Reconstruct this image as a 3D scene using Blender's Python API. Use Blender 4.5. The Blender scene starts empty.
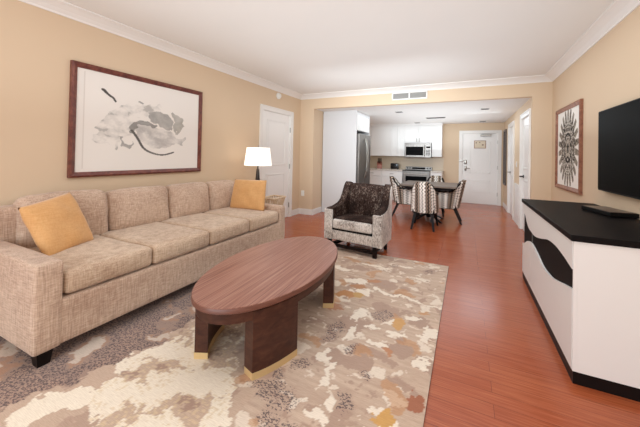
import bpy, bmesh, math, random
from mathutils import Vector, Matrix, noise
random.seed(7)
PI = math.pi
SC = bpy.context.scene
COL = SC.collection

# ------------------------------------------------------------------ camera
cam_d = bpy.data.cameras.new('camera')
cam = bpy.data.objects.new('camera', cam_d); COL.objects.link(cam)
cam_d.sensor_width = 36.0
cam_d.lens = 298.57 / 640 * 36.0
cam_d.shift_x = 0.0
cam_d.shift_y = -(213.5 - 151.44) / 640
cam_d.clip_start = 0.05
YAW, PITCH, ROLL = 0.4552, -0.0115, 0.0203
cam.matrix_world = (Matrix.Translation((0, 0, 1.3)) @ Matrix.Rotation(YAW, 4, 'Z')
                    @ Matrix.Rotation(PI / 2 - PITCH, 4, 'X') @ Matrix.Rotation(ROLL, 4, 'Z'))
SC.camera = cam

# ------------------------------------------------------------------ light
W = bpy.data.worlds.new('sky'); SC.world = W; W.use_nodes = True
bg = W.node_tree.nodes['Background']
bg.inputs[0].default_value = (.92, .97, 1.0, 1); bg.inputs[1].default_value = 1.2

def area(name, loc, rot, sx, sy, power, col=(1, .96, .91), spread=PI):
    d = bpy.data.lights.new(name, 'AREA'); d.shape = 'RECTANGLE'; d.size = sx; d.size_y = sy
    d.energy = power; d.color = col; d.spread = spread
    o = bpy.data.objects.new(name, d); COL.objects.link(o)
    o.location = loc; o.rotation_euler = rot
    return o
LC = (.84, .97, 1.06)
area('window_daylight', (-1.0, -2.45, 1.35), (PI / 2, 0, 0), 3.6, 2.2, 68, LC)
area('living_up_fill', (-.85, 1.9, 1.55), (PI, 0, 0), 3.6, 6.8, 40, LC)  # added fill aimed at the ceiling, hangs in mid-air without a fitting
area('living_down_fill', (-.75, 2.6, 2.57), (0, 0, 0), 3.2, 5.0, 34, LC)  # added overhead fill for even brightness, the living room has no such lamp
area('kitchen_down_fill', (-1.2, 7.6, 2.26), (0, 0, 0), 2.4, 2.8, 17, LC)  # added soft fill over the whole kitchen; the recessed lights stay dark
area('kitchen_front_fill', (-1.25, 3.4, 1.75), (PI / 2 - .06, 0, 0), 2.2, .9, 19, LC, 1.75)  # added mid-room fill thrown at the kitchen fronts, no lamp stands there
area('kitchen_up_fill', (-.75, 7.6, 1.5), (PI, 0, 0), 2.2, 3.2, 20, LC)  # added upward fill that brightens the kitchen ceiling, floats unseen
area('entry_fill', (.3, 7.6, 2.26), (-.5, 0, 0), .7, 1.0, 7, LC)  # added fill to lift the entry door, not a hall lamp
SC.view_settings.view_transform = 'Standard'
SC.view_settings.look = 'None'
SC.view_settings.gamma = 1.0
SC.view_settings.use_curve_mapping = False
SC.view_settings.exposure = 0.36

# ------------------------------------------------------------------ materials
def lin(h):
    h = h.lstrip('#'); o = []
    for i in (0, 2, 4):
        c = int(h[i:i + 2], 16) / 255
        o.append(c / 12.92 if c <= .04045 else ((c + .055) / 1.055) ** 2.4)
    return (o[0], o[1], o[2], 1)

def mat(name, col, rough=.5, metal=0.0, spec=.5, emit=None, es=0.0, coat=0.0, sheen=0.0):
    m = bpy.data.materials.new(name); m.use_nodes = True
    b = m.node_tree.nodes['Principled BSDF']
    b.inputs['Base Color'].default_value = lin(col)
    b.inputs['Roughness'].default_value = rough; b.inputs['Metallic'].default_value = metal
    b.inputs['Specular IOR Level'].default_value = spec
    b.inputs['Coat Weight'].default_value = coat; b.inputs['Sheen Weight'].default_value = sheen
    if emit:
        b.inputs['Emission Color'].default_value = lin(emit); b.inputs['Emission Strength'].default_value = es
    return m

def nd(m, t, **kw):
    n = m.node_tree.nodes.new(t)
    for k, v in kw.items():
        if k in n.inputs: n.inputs[k].default_value = v
        else: setattr(n, k, v)
    return n
def lk(m, a, b): m.node_tree.links.new(a, b)
def bsdf(m): return m.node_tree.nodes['Principled BSDF']
def coords(m, scale=(1, 1, 1), kind='Object', rot=(0, 0, 0)):
    t = nd(m, 'ShaderNodeTexCoord'); p = nd(m, 'ShaderNodeMapping')
    p.inputs['Scale'].default_value = scale; p.inputs['Rotation'].default_value = rot
    lk(m, t.outputs[kind], p.inputs['Vector']); return p.outputs['Vector']
def ramp(m, fac, stops, interp='LINEAR'):
    r = nd(m, 'ShaderNodeValToRGB'); cr = r.color_ramp; cr.interpolation = interp
    while len(cr.elements) < len(stops): cr.elements.new(.5)
    for e, (p, c) in zip(cr.elements, stops): e.position = p; e.color = lin(c)
    lk(m, fac, r.inputs['Fac']); return r.outputs['Color']
def noi(m, vec, scale=5, detail=3, rough=.5, dist=0):
    n = nd(m, 'ShaderNodeTexNoise'); n.inputs['Scale'].default_value = scale
    n.inputs['Detail'].default_value = detail; n.inputs['Roughness'].default_value = rough
    n.inputs['Distortion'].default_value = dist
    lk(m, vec, n.inputs['Vector']); return n.outputs['Fac']
def mix(m, fac, a, b, mode='MIX'):
    x = nd(m, 'ShaderNodeMix', data_type='RGBA', blend_type=mode)
    for s, v in ((x.inputs[0], fac), (x.inputs[6], a), (x.inputs[7], b)):
        if isinstance(v, (int, float)): s.default_value = v
        elif isinstance(v, tuple): s.default_value = v
        else: lk(m, v, s)
    return x.outputs[2]
def bump(m, h, strength=.3, dist=.01):
    b = nd(m, 'ShaderNodeBump'); b.inputs['Strength'].default_value = strength
    b.inputs['Distance'].default_value = dist
    lk(m, h, b.inputs['Height']); lk(m, b.outputs['Normal'], bsdf(m).inputs['Normal'])
def base(m, c): lk(m, c, bsdf(m).inputs['Base Color'])

def paint(name, col, col2, rough=.7):
    m = mat(name, col, rough, spec=.3)
    v = coords(m)
    base(m, mix(m, noi(m, v, 2.0, 2), lin(col), lin(col2)))
    bump(m, noi(m, v, 180, 2), .06, .002)
    return m
M = {}
M['wall'] = paint('beige_wall_paint', '#D9C0A3', '#D7BDA0')
M['ceiling'] = paint('ceiling_paint', '#EBE6E0', '#E8E3DD')
M['white'] = mat('white_trim_paint', '#EBE5DF', .4)
M['door'] = mat('white_door_paint', '#F0EBE6', .4)
M['cab'] = mat('white_cabinet_lacquer', '#EAE6E2', .4, spec=.35)
M['fridge_side'] = mat('pale_grey_panel', '#D3D0CF', .5)
M['black'] = mat('black_gloss', '#0B0A0A', .2)
M['blackm'] = mat('black_matt', '#100D0C', .5, spec=.15)
M['blackwood'] = mat('black_wood', '#150F0E', .45, spec=.15)
M['chrome'] = mat('brushed_nickel', '#9A948C', .3, .9)
M['brass'] = mat('brushed_brass', '#DCC08E', .4, .45)
M['screen'] = mat('tv_screen', '#030303', .5, spec=.03)
M['plastic'] = mat('white_plastic', '#EDEAE4', .4)
M['grey'] = mat('grey_metal', '#A39E98', .6)
M['dark'] = mat('dark_recess', '#1E1A19', .7, spec=.1)
M['granite'] = mat('pale_worktop', '#D9CFC4', .3)
m = M['granite']; base(m, ramp(m, noi(m, coords(m), 60, 4), [(.35, '#B9AA9B'), (.6, '#E2D9CE')]))

def steel():
    m = mat('stainless_steel', '#A39E9A', .32, .85)
    v = coords(m, (60, 60, 1)); base(m, ramp(m, noi(m, v, 4, 3), [(.3, '#66605C'), (.7, '#8F8984')]))
    return m
M['steel'] = steel()

def floor_mat():
    m = mat('reddish_wood_floor', '#A9654A', .28, spec=.35)
    v = coords(m)
    br = nd(m, 'ShaderNodeTexBrick'); br.offset = .37; br.offset_frequency = 2
    br.inputs['Scale'].default_value = 1; br.inputs['Brick Width'].default_value = 1.2
    br.inputs['Row Height'].default_value = .092; br.inputs['Mortar Size'].default_value = .0012
    br.inputs['Bias'].default_value = 0; br.inputs['Mortar Smooth'].default_value = 0.2
    br.inputs['Color1'].default_value = (0, 0, 0, 1); br.inputs['Color2'].default_value = (1, 1, 1, 1)
    br.inputs['Mortar'].default_value = (.5, .5, .5, 1)
    lk(m, v, br.inputs['Vector'])
    plank = ramp(m, br.outputs['Color'], [(0, '#A4522F'), (.5, '#AA5835'), (1, '#B1623D')])
    g = noi(m, coords(m, (1.3, 45, 1)), 3.0, 5, .65, .4)
    streak = ramp(m, g, [(.32, '#78331D'), (.5, '#A24F30'), (.68, '#BC6E46')])
    c = mix(m, .55, plank, streak)
    c = mix(m, br.outputs['Fac'], c, lin('#6B3326'))
    base(m, c)
    r = nd(m, 'ShaderNodeMapRange'); lk(m, g, r.inputs['Value'])
    r.inputs['To Min'].default_value = .16; r.inputs['To Max'].default_value = .30
    lk(m, r.outputs['Result'], bsdf(m).inputs['Roughness'])
    return m
M['floor'] = floor_mat()

def wood(name, a, b, c, scale=(30, 1.2, 30), rough=.35, rot=(0, 0, 0), spec=.5):
    m = mat(name, b, rough, spec=spec)
    g = noi(m, coords(m, scale, rot=rot), 2.2, 5, .6, .6)
    base(m, ramp(m, g, [(.28, a), (.5, b), (.72, c)])); return m
M['walnut'] = wood('striped_walnut_top', '#65392B', '#956557', '#B28A78', (60, .7, 60), .38, rot=(0, 0, .06))
M['walnut_rim'] = wood('walnut_rim', '#5E382C', '#6F463A', '#7E5547', (6, 6, 60), .38)
M['walnut_dark'] = wood('dark_walnut', '#38201A', '#482A20', '#583629', (5, 5, 12), .4, spec=.25)
M['mahogany'] = wood('red_brown_frame', '#4E231D', '#6B352B', '#87503F', (8, 8, 8), .35)
M['copper_wood'] = wood('copper_brown_frame', '#6E3E2C', '#8E5A43', '#A8755A', (8, 8, 8), .4)
M['dining_wood'] = wood('grey_brown_table_wood', '#5E4F45', '#6E5E53', '#7F6E62', (3, 30, 3), .45, spec=.2)
M['espresso'] = wood('espresso_legs', '#120C0B', '#1E1412', '#2B1E1A', (10, 10, 3), .5, spec=.1)

def linen(name, a, b, c, k=1.0):
    m = mat(name, b, .9, spec=.2, sheen=.25)
    h = noi(m, coords(m, (14, 14, 150)), 1.3 * k, 3, .6)
    v = noi(m, coords(m, (110, 110, 9)), 1.3 * k, 3, .6)
    big = noi(m, coords(m), 3.0, 2)
    c1 = ramp(m, h, [(.33, a), (.5, b), (.68, c)])
    c2 = ramp(m, v, [(.33, a), (.5, b), (.68, c)])
    o = mix(m, .5, c1, c2)
    o = mix(m, .18, o, ramp(m, big, [(.35, a), (.65, c)]))
    base(m, o); bump(m, h, .35, .004); return m
M['sofa'] = linen('beige_linen_weave', '#927260', '#C1A28B', '#DDC5B0')
M['sofa_seat'] = linen('beige_linen_cushion', '#9A7A64', '#C6A98F', '#DFCAB2')
M['pillow'] = linen('ochre_cushion_silk', '#CA945A', '#D6A067', '#DEAE78', .8)
bsdf(M['pillow']).inputs['Roughness'].default_value = .6

def velvet(name, stops, sc=26):
    m = mat(name, stops[1][1], .7, spec=.3, sheen=.35)
    n1 = noi(m, coords(m, (1, 1, .55)), sc, 5, .72, .6)
    n2 = noi(m, coords(m), 3.5, 2)
    f = nd(m, 'ShaderNodeMath', operation='MULTIPLY_ADD'); lk(m, n2, f.inputs[0]); f.inputs[1].default_value = .6
    lk(m, n1, f.inputs[2])
    s = nd(m, 'ShaderNodeMath', operation='SUBTRACT'); lk(m, f.outputs[0], s.inputs[0]); s.inputs[1].default_value = .3
    base(m, ramp(m, s.outputs[0], stops)); return m
M['velvet_silver'] = velvet('silver_crushed_velvet', [(.30, '#75665E'), (.45, '#C0B4AB'), (.60, '#E2D9D2')], 60)
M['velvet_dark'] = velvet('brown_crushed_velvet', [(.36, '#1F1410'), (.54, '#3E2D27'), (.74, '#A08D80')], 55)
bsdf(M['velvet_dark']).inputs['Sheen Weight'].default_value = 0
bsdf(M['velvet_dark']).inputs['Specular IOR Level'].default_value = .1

def stripes():
    m = mat('striped_chair_fabric', '#C8B39E', .85, spec=.2)
    t = nd(m, 'ShaderNodeTexCoord'); s = nd(m, 'ShaderNodeSeparateXYZ'); lk(m, t.outputs['UV'], s.inputs[0])
    def mth(op, a, b=None):
        n = nd(m, 'ShaderNodeMath', operation=op)
        for i, q in enumerate((a, b)):
            if q is None: continue
            if isinstance(q, (int, float)): n.inputs[i].default_value = q
            else: lk(m, q, n.inputs[i])
        return n.outputs[0]
    zig = mth('PINGPONG', mth('MULTIPLY', s.outputs['Y'], 1.0), .028)
    u = mth('ADD', s.outputs['X'], mth('MULTIPLY', zig, 1.1))
    fr = mth('FRACT', mth('MULTIPLY', u, 5.0))
    base(m, ramp(m, fr, [(0, '#1E1614'), (.16, '#9A8270'), (.27, '#2A1F1C'), (.35, '#EADFD4'), (.56, '#2E2320'), (.64, '#E2D7CC'), (.82, '#1E1614'), (.90, '#C4AB96')], 'CONSTANT'))
    return m
M['stripe'] = stripes()
M['grey_fab'] = mat('grey_chair_fabric', '#6F6660', .85)

def attr_mat(name, rough=.9, speck=False):
    m = mat(name, '#C8B09A', rough, spec=.15)
    a = nd(m, 'ShaderNodeAttribute'); a.attribute_name = 'Col'
    base(m, a.outputs['Color']); return m
M['art'] = attr_mat('ink_on_paper', .8)
def rug_mat():
    m = mat('patterned_rug_wool', '#C8B09A', .95, spec=.1, sheen=.2)
    a = nd(m, 'ShaderNodeAttribute'); a.attribute_name = 'Col'
    al = a.outputs['Alpha']
    v = coords(m)
    sp = noi(m, coords(m, (1, 1.25, 1)), 70, 4, .7)
    th = nd(m, 'ShaderNodeMapRange'); sh = nd(m, 'ShaderNodeMath', operation='MULTIPLY_ADD'); lk(m, al, sh.inputs[0]); sh.inputs[1].default_value = .22; lk(m, sp, sh.inputs[2])
    lk(m, sh.outputs[0], th.inputs['Value'])
    th.inputs['From Min'].default_value = .70; th.inputs['From Max'].default_value = .76
    f = nd(m, 'ShaderNodeMath', operation='MULTIPLY'); lk(m, th.outputs[0], f.inputs[0]); f.inputs[1].default_value = .85
    c = mix(m, f.outputs[0], a.outputs['Color'], lin('#54454A'))
    st = noi(m, coords(m, (9, 150, 1)), 2.2, 3, .6)
    c = mix(m, .28, c, ramp(m, st, [(.35, '#AE9888'), (.62, '#FFFFFF')]), 'MULTIPLY')
    base(m, c)
    bump(m, noi(m, v, 220, 2), .3, .004)
    return m
M['rug'] = rug_mat()
M['rug_edge'] = mat('rug_binding', '#5A443B', .9)
def tan_mat():
    return wood('tan_wicker', '#C4A583', '#D9BFA2', '#E6D2B8', (20, 20, 20), .7)
M['wicker'] = tan_mat()
M['shade'] = mat('lampshade_linen', '#FFF8EE', .9, emit='#FFF4E6', es=.75)
M['glass_dark'] = mat('dark_glass', '#060505', .4, spec=.04)
M['paper'] = mat('mount_board', '#E9E2DA', .8)

# ------------------------------------------------------------------ mesh builder
def root_off(p):
    off = Vector((0, 0, 0))
    while p is not None:
        off += p.location; p = p.parent
    return off
def thing(name, label, cat, loc=(0, 0, 0), rz=0.0, group=None):
    o = bpy.data.objects.new(name, None); COL.objects.link(o)
    o.empty_display_size = .1; o.location = loc; o.rotation_euler = (0, 0, rz)
    o['label'] = label; o['category'] = cat
    if group: o['group'] = group
    return o
def tag(o, label, cat, group=None):
    o['label'] = label; o['category'] = cat
    if group: o['group'] = group
    return o

class B:
    def __init__(s): s.bm = bmesh.new(); s.uv = None
    def box(s, x0, x1, y0, y1, z0, z1, bev=0.0, seg=2, rot=None):
        x0, x1 = sorted((x0, x1)); y0, y1 = sorted((y0, y1)); z0, z1 = sorted((z0, z1))
        c = Vector(((x0 + x1) / 2, (y0 + y1) / 2, (z0 + z1) / 2))
        mt = Matrix.Translation(c)
        if rot is not None: mt = mt @ rot
        r = bmesh.ops.create_cube(s.bm, size=1, matrix=mt @ Matrix.Diagonal((x1 - x0, y1 - y0, z1 - z0, 1)))
        if bev > 0:
            es = {e for v in r['verts'] for e in v.link_edges}
            bmesh.ops.bevel(s.bm, geom=list(es), offset=bev, segments=seg, profile=.5, affect='EDGES')
        return s
    def tube(s, p0, p1, r0, r1=None, n=16, caps=True):
        p0 = Vector(p0); p1 = Vector(p1); r1 = r0 if r1 is None else r1
        d = p1 - p0; q = d.to_track_quat('Z', 'Y').to_matrix().to_4x4()
        bmesh.ops.create_cone(s.bm, cap_ends=caps, cap_tris=False, segments=n, radius1=r0, radius2=r1,
                              depth=d.length, matrix=Matrix.Translation((p0 + p1) / 2) @ q)
        return s
    def taper(s, p0, p1, w0, w1):      # square section bar from p0 to p1
        p0 = Vector(p0); p1 = Vector(p1); vs = []
        for p, w in ((p0, w0), (p1, w1)):
            for a, b in ((-1, -1), (1, -1), (1, 1), (-1, 1)):
                vs.append(s.bm.verts.new(p + Vector((a * w / 2, b * w / 2, 0))))
        for f in ((3, 2, 1, 0), (4, 5, 6, 7), (0, 1, 5, 4), (1, 2, 6, 5), (2, 3, 7, 6), (3, 0, 4, 7)):
            s.bm.faces.new([vs[i] for i in f])
        return s
    def prism(s, pts, ext):
        ext = Vector(ext); a = [s.bm.verts.new(p) for p in pts]; b = [s.bm.verts.new(Vector(p) + ext) for p in pts]
        n = len(a); s.bm.faces.new(a); s.bm.faces.new(b[::-1])
        for i in range(n): s.bm.faces.new((a[i], b[i], b[(i + 1) % n], a[(i + 1) % n]))
        return s
    def lathe(s, prof, c=(0, 0, 0), n=32):
        c = Vector(c); rings = []
        for r, z in prof:
            rings.append([s.bm.verts.new(c + Vector((r * math.cos(2 * PI * i / n), r * math.sin(2 * PI * i / n), z))) for i in range(n)])
        for a, b in zip(rings, rings[1:]):
            for i in range(n): s.bm.faces.new((a[i], a[(i + 1) % n], b[(i + 1) % n], b[i]))
        s.bm.faces.new(rings[0][::-1]); s.bm.faces.new(rings[-1]); return s
    def grid(s, fn, nu, nv, closed=False, uvfn=None):
        g = [[s.bm.verts.new(fn(i / (nu if closed else nu - 1), j / (nv - 1))) for i in range(nu)] for j in range(nv)]
        lay = None
        if uvfn: lay = s.bm.loops.layers.uv.get('UVMap') or s.bm.loops.layers.uv.new('UVMap')
        for j in range(nv - 1):
            for i in range(nu if closed else nu - 1):
                i2 = (i + 1) % nu
                f = s.bm.faces.new((g[j][i], g[j][i2], g[j + 1][i2], g[j + 1][i]))
                if lay:
                    for l, (a, b) in zip(f.loops, ((i, j), (i + 1, j), (i + 1, j + 1), (i, j + 1))):
                        l[lay].uv = uvfn(a / (nu if closed else nu - 1), b / (nv - 1))
        return g
    def build(s, name, m, parent=None, smooth=False, local=False, kind=None, auto=True):
        bm = s.bm
        bmesh.ops.recalc_face_normals(bm, faces=bm.faces[:])
        loc = Vector((0, 0, 0))
        if parent is not None:
            if not local: bmesh.ops.translate(bm, verts=bm.verts[:], vec=-root_off(parent))
        elif not local:
            xs = [v.co.x for v in bm.verts]; ys = [v.co.y for v in bm.verts]; zs = [v.co.z for v in bm.verts]
            loc = Vector(((min(xs) + max(xs)) / 2, (min(ys) + max(ys)) / 2, min(zs)))
            bmesh.ops.translate(bm, verts=bm.verts[:], vec=-loc)
        me = bpy.data.meshes.new(name); bm.to_mesh(me); bm.free()
        if smooth:
            me.polygons.foreach_set('use_smooth', [True] * len(me.polygons))
            if auto: me.set_sharp_from_angle(angle=math.radians(42))
        me.materials.append(m)
        o = bpy.data.objects.new(name, me); COL.objects.link(o); o.location = loc
        if parent is not None: o.parent = parent
        if kind: o['kind'] = kind
        return o

def soft(x0, x1, y0, y1, z0, z1, r=.05, puff=(0, 0, .02), n=10, amp=.004, seed=0, rot=None, pivot=None):
    """cushion: rounded box whose faces bulge."""
    b = B(); bm = b.bm
    bmesh.ops.create_cube(bm, size=2)
    bmesh.ops.subdivide_edges(bm, edges=bm.edges[:], cuts=n, use_grid_fill=True)
    h = Vector(((x1 - x0) / 2, (y1 - y0) / 2, (z1 - z0) / 2)); c = Vector(((x0 + x1) / 2, (y0 + y1) / 2, (z0 + z1) / 2))
    for v in bm.verts:
        p = Vector(v.co)
        q = [math.copysign(1 - (1 - abs(a)) ** 1.0, a) for a in p]
        # cluster samples toward the edges
        q = [math.sin(a * PI / 2) if abs(a) < 1 else a for a in q]
        w = Vector((q[0] * h[0], q[1] * h[1], q[2] * h[2]))
        inn = Vector([max(-(h[i] - r), min(h[i] - r, w[i])) for i in range(3)])
        d = w - inn
        if d.length > 1e-6: w = inn + d.normalized() * min(r, max(abs(d[0]), abs(d[1]), abs(d[2])))
        bl = [math.cos(q[i] * PI / 2) for i in range(3)]
        w.x += puff[0] * q[0] * bl[1] * bl[2]; w.y += puff[1] * q[1] * bl[0] * bl[2]; w.z += puff[2] * q[2] * bl[0] * bl[1]
        w += Vector(noise.noise_vector((w + c) * 5 + Vector((seed, 0, 0)))) * amp
        v.co = w
    if rot is not None:
        pv = Vector(pivot) - c if pivot else Vector((0, 0, 0))
        for v in bm.verts: v.co = rot @ (v.co - pv) + pv
    for v in bm.verts: v.co += c
    return b

def throw_pillow(name, c, thick, label, group=None, pinch=.06, seed=0):
    """c = four corners (bottom-left, bottom-right, top-right, top-left)."""
    P = [Vector(p) for p in c]; nrm = (P[1] - P[0]).cross(P[3] - P[0]).normalized()
    b = B(); n = 25
    def f(sgn):
        def g(u, v):
            p = P[0] * (1 - u) * (1 - v) + P[1] * u * (1 - v) + P[2] * u * v + P[3] * (1 - u) * v
            ctr = (P[0] + P[1] + P[2] + P[3]) / 4
            eu = 4 * u * (1 - u); ev = 4 * v * (1 - v)
            pin = pinch * (eu * (1 - ev) + ev * (1 - eu)) * .5
            p = p + (ctr - p) * pin
            t = (eu * ev) ** .45 * thick / 2
            t *= 1 + .25 * noise.noise(p * 9 + Vector((seed, 0, 0)))
            return p + nrm * sgn * t
        return g
    b.grid(f(1), n, n); b.grid(f(-1), n, n)
    bmesh.ops.remove_doubles(b.bm, verts=b.bm.verts[:], dist=.0008)
    o = b.build(name, M['pillow'], smooth=True, auto=False)
    return tag(o, label, 'cushion', group)

def struct(name, b, m, parent=None, **k):
    o = b.build(name, m, parent, **k)
    if parent is None: o['kind'] = 'structure'
    return o

# ------------------------------------------------------------------ setting
XL, XR, XH, XP, YH, YB, ZC, ZK, YR = -3.30, 1.193, .934, -2.97, 5.73, 9.60, 2.60, 2.295, -2.6
struct('floor', B().box(XL - .1, XR + .1, YR - .1, YB + .1, -.1, 0), M['floor'])
struct('ceiling', B().box(XL - .1, XR + .1, YR - .1, YH, ZC, ZC + .1), M['ceiling'])
struct('ceiling', B().box(XP, XH, YH + .1, YB, ZK, ZK + .1), M['ceiling'])

def wall_open(axis, pos0, pos1, a0, a1, z0, z1, holes):
    """wall slab along an axis with rectangular openings [(a0,a1,z0,z1)]."""
    b = B()
    def add(p, q, r, t):
        if q - p < 1e-4 or t - r < 1e-4: return
        if axis == 'y': b.box(pos0, pos1, p, q, r, t)
        else: b.box(p, q, pos0, pos1, r, t)
    cur = a0
    for h0, h1, hz0, hz1 in sorted(holes):
        add(cur, h0, z0, z1); add(h0, h1, z0, hz0); add(h0, h1, hz1, z1); cur = h1
    add(cur, a1, z0, z1)
    return b
D1 = (4.36, 5.31, 0, 2.10)
struct('wall_left', wall_open('y', XL - .1, XL, YR, YH, 0, ZC, [D1]), M['wall'])
struct('wall_right', B().box(XR, XR + .1, YR, YH, 0, ZC), M['wall'])
struct('wall_rear', wall_open('x', YR - .1, YR, XL, XR, 0, ZC, [(-2.8, .8, .15, 2.4)]), M['wall'])
struct('wall_corner', B().box(XL - .1, XP, YH, YB + .1, 0, ZC), M['wall'])
struct('wall_header', B().box(XP, XH, YH, YH + .1, ZK, ZC), M['wall'])
DE = (-.10, .79, 0, 2.0)
struct('wall_back', wall_open('x', YB, YB + .1, XP, XR, 0, ZC, [DE]), M['wall'])
DA = (5.90, 6.66, 0, 2.04); DB = (7.68, 8.46, 0, 2.04)
struct('wall_hall', wall_open('y', XH, XH + .1, YH, YB, 0, ZC, [DA, DB]), M['wall'])
struct('wall_recess', B().box(XH + .1, XR + .1, YH, YH + .1, 0, ZC), M['wall'])

# crown mouldings: profile swept along the wall
def crown(name, pts, z=ZC, hgt=.09, out=.125):
    prof = [(0, -hgt), (.012, -hgt), (.02, -hgt * .82), (out * .42, -hgt * .52), (out * .75, -hgt * .26), (out - .012, -.016), (out, -.012), (out, 0)]
    b = B(); rings = []
    n = len(pts)
    for i, p in enumerate(pts):
        p = Vector(p)
        d0 = (p - Vector(pts[i - 1])).normalized() if i else None
        d1 = (Vector(pts[i + 1]) - p).normalized() if i < n - 1 else None
        nn = []
        for d in (d0, d1):
            if d is not None: nn.append(Vector((d.y, -d.x)))
        if len(nn) == 2:
            mv = (nn[0] + nn[1]); mv = mv / max(.2, mv.dot(nn[0]))
        else: mv = nn[0]
        ring = [b.bm.verts.new((p.x + mv.x * o_, p.y + mv.y * o_, z + h_)) for o_, h_ in prof] + [b.bm.verts.new((p.x, p.y, z))]
        rings.append(ring)
    k = len(rings[0])
    for a, c in zip(rings, rings[1:]):
        for j in range(k): b.bm.faces.new((a[j], a[(j + 1) % k], c[(j + 1) % k], c[j]))
    b.bm.faces.new(rings[0]); b.bm.faces.new(rings[-1][::-1])
    struct(name, b, M['white'])
crown('trim_1', [(XL, YR), (XL, YH), (XR, YH), (XR, YR)])

def bb(name, x0, x1, y0, y1, h=.12):
    b = B(); b.box(x0, x1, y0, y1, 0, h - .015, 0); 
    t = .004
    b.box(x0 + (t if x1 - x0 < .03 else 0), x1 - (t if x1 - x0 < .03 else 0), y0 + (t if y1 - y0 < .03 else 0), y1 - (t if y1 - y0 < .03 else 0), h - .015, h)
    struct(name, b, M['white'])
bb('baseboard_left', XL, XL + .015, YR, 4.27)
bb('baseboard_left', XL, XL + .015, 5.40, YH)
bb('baseboard_corner', XL + .015, XP, YH - .015, YH)
bb('baseboard_corner', XP, XP + .015, YH - .015, 6.17)
bb('baseboard_right', XR - .015, XR, YR, YH)
bb('baseboard_recess', XH, XR - .015, YH - .015, YH)
bb('baseboard_hall', XH - .015, XH, 8.56, YB)
bb('baseboard_hall', XH - .015, XH, 6.76, 7.58)
bb('baseboard_back', -.62, -.20, YB - .015, YB)

# rear window (behind the camera): frame and mullions in the opening
wf = thing('window_1', '', 'window', (-1.0, YR - .05, .15)); del wf['label'], wf['category']; wf['kind'] = 'structure'
b = B()
for x in (-2.8, -1.62, -.42, .75): b.box(x, x + .05, YR - .08, YR - .03, .15, 2.4)
for z in (.15, 2.35): b.box(-2.8, .8, YR - .08, YR - .03, z, z + .05)
b.build('window_frame', M['white'], wf)

def panel_door(name, axis, pos, a0, a1, z1, face, panels, hinge_hi, handle=None, case=.085, hz=(.25, 1.05, 1.8), slabrec=.02, lev=True, mirror=False):
    """door in a wall; face = +1/-1 side (direction of the room along the other axis)."""
    r = thing(name, '', 'door', (pos, (a0 + a1) / 2, 0) if axis == 'y' else ((a0 + a1) / 2, pos, 0))
    del r['label'], r['category']; r['kind'] = 'structure'
    def bx(b, p0, p1, q0, q1, r0, r1, bev=0):
        p0, p1 = pos + face * p0, pos + face * p1
        if axis == 'y': b.box(p0, p1, q0, q1, r0, r1, bev)
        else: b.box(q0, q1, p0, p1, r0, r1, bev)
    b = B()
    bx(b, .0005, .018, a0 - case, a0, 0, z1); bx(b, .0005, .018, a1, a1 + case, 0, z1); bx(b, .0005, .018, a0 - case, a1 + case, z1, z1 + case)
    bx(b, .018, .026, a0 - case, a0 - case + .02, 0, z1 + case - .02); bx(b, .018, .026, a1 + case - .02, a1 + case, 0, z1 + case - .02); bx(b, .018, .026, a0 - case, a1 + case, z1 + case - .02, z1 + case)
    bx(b, -.10, .0004, a0, a0 + .006, 0, z1 - .006); bx(b, -.10, .0004, a1 - .006, a1, 0, z1 - .006); bx(b, -.10, .0004, a0, a1, z1 - .006, z1)
    b.build('door_casing', M['white'], r)
    b = B(); g = .0065
    bx(b, -slabrec - .06, -slabrec, a0 + g, a1 - g, .004, z1 - g)
    w = a1 - a0
    for u0, u1, v0, v1 in panels:
        q0, q1, r0, r1 = a0 + u0 * w, a0 + u1 * w, v0, v1
        # moulding frame round each panel, raised field inside
        t = .022
        bx(b, -slabrec, -slabrec + .010, q0, q1, r0, r0 + t, .003); bx(b, -slabrec, -slabrec + .010, q0, q1, r1 - t, r1, .003)
        bx(b, -slabrec, -slabrec + .010, q0, q0 + t, r0, r1, .003); bx(b, -slabrec, -slabrec + .010, q1 - t, q1, r0, r1, .003)
        bx(b, -slabrec, -slabrec + .006, q0 + .05, q1 - .05, r0 + .05, r1 - .05, .004)
    sl = b.build('door_slab', M['door'], r)
    for z in hz:
        b = B(); q = a1 if hinge_hi else a0
        p = (pos + face * .004, q) if axis == 'y' else (q, pos + face * .004)
        b.tube((p[0], p[1], z - .05), (p[0], p[1], z + .05), .011, n=10)
        b.build('hinge', M['chrome'], r, smooth=True)
    if handle:
        ha, hzz = handle
        b = B(); s = 1 if ha < (a0 + a1) / 2 else -1
        def pt(d, a, z): return (pos + face * d, a, z) if axis == 'y' else (a, pos + face * d, z)
        b.tube(pt(-slabrec, ha, hzz), pt(-slabrec + .012, ha, hzz), .028, n=20)
        b.tube(pt(-slabrec + .012, ha, hzz), pt(.045, ha, hzz), .011, n=12)
        b.tube(pt(.04, ha - s * .012, hzz), pt(.04, ha + s * .11, hzz), .010, n=12)
        b.build('door_handle', M['blackm'] if not lev else M['chrome'], r, smooth=True)
    return r
two = [(.15, .85, 1.12, 1.90), (.15, .85, .25, .92)]
panel_door('door_1', 'y', XL, D1[0], D1[1], D1[3], 1, [(.17, .83, 1.08, 1.95), (.17, .83, .25, .92)], True, (4.47, 1.165), lev=False)
ed = panel_door('door_2', 'x', YB, DE[0], DE[1], DE[3], -1, [(.22, .80, .87, 1.75), (.22, .80, .33, .66)], True, None, hz=(.3, 1.04, 1.75))
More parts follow.
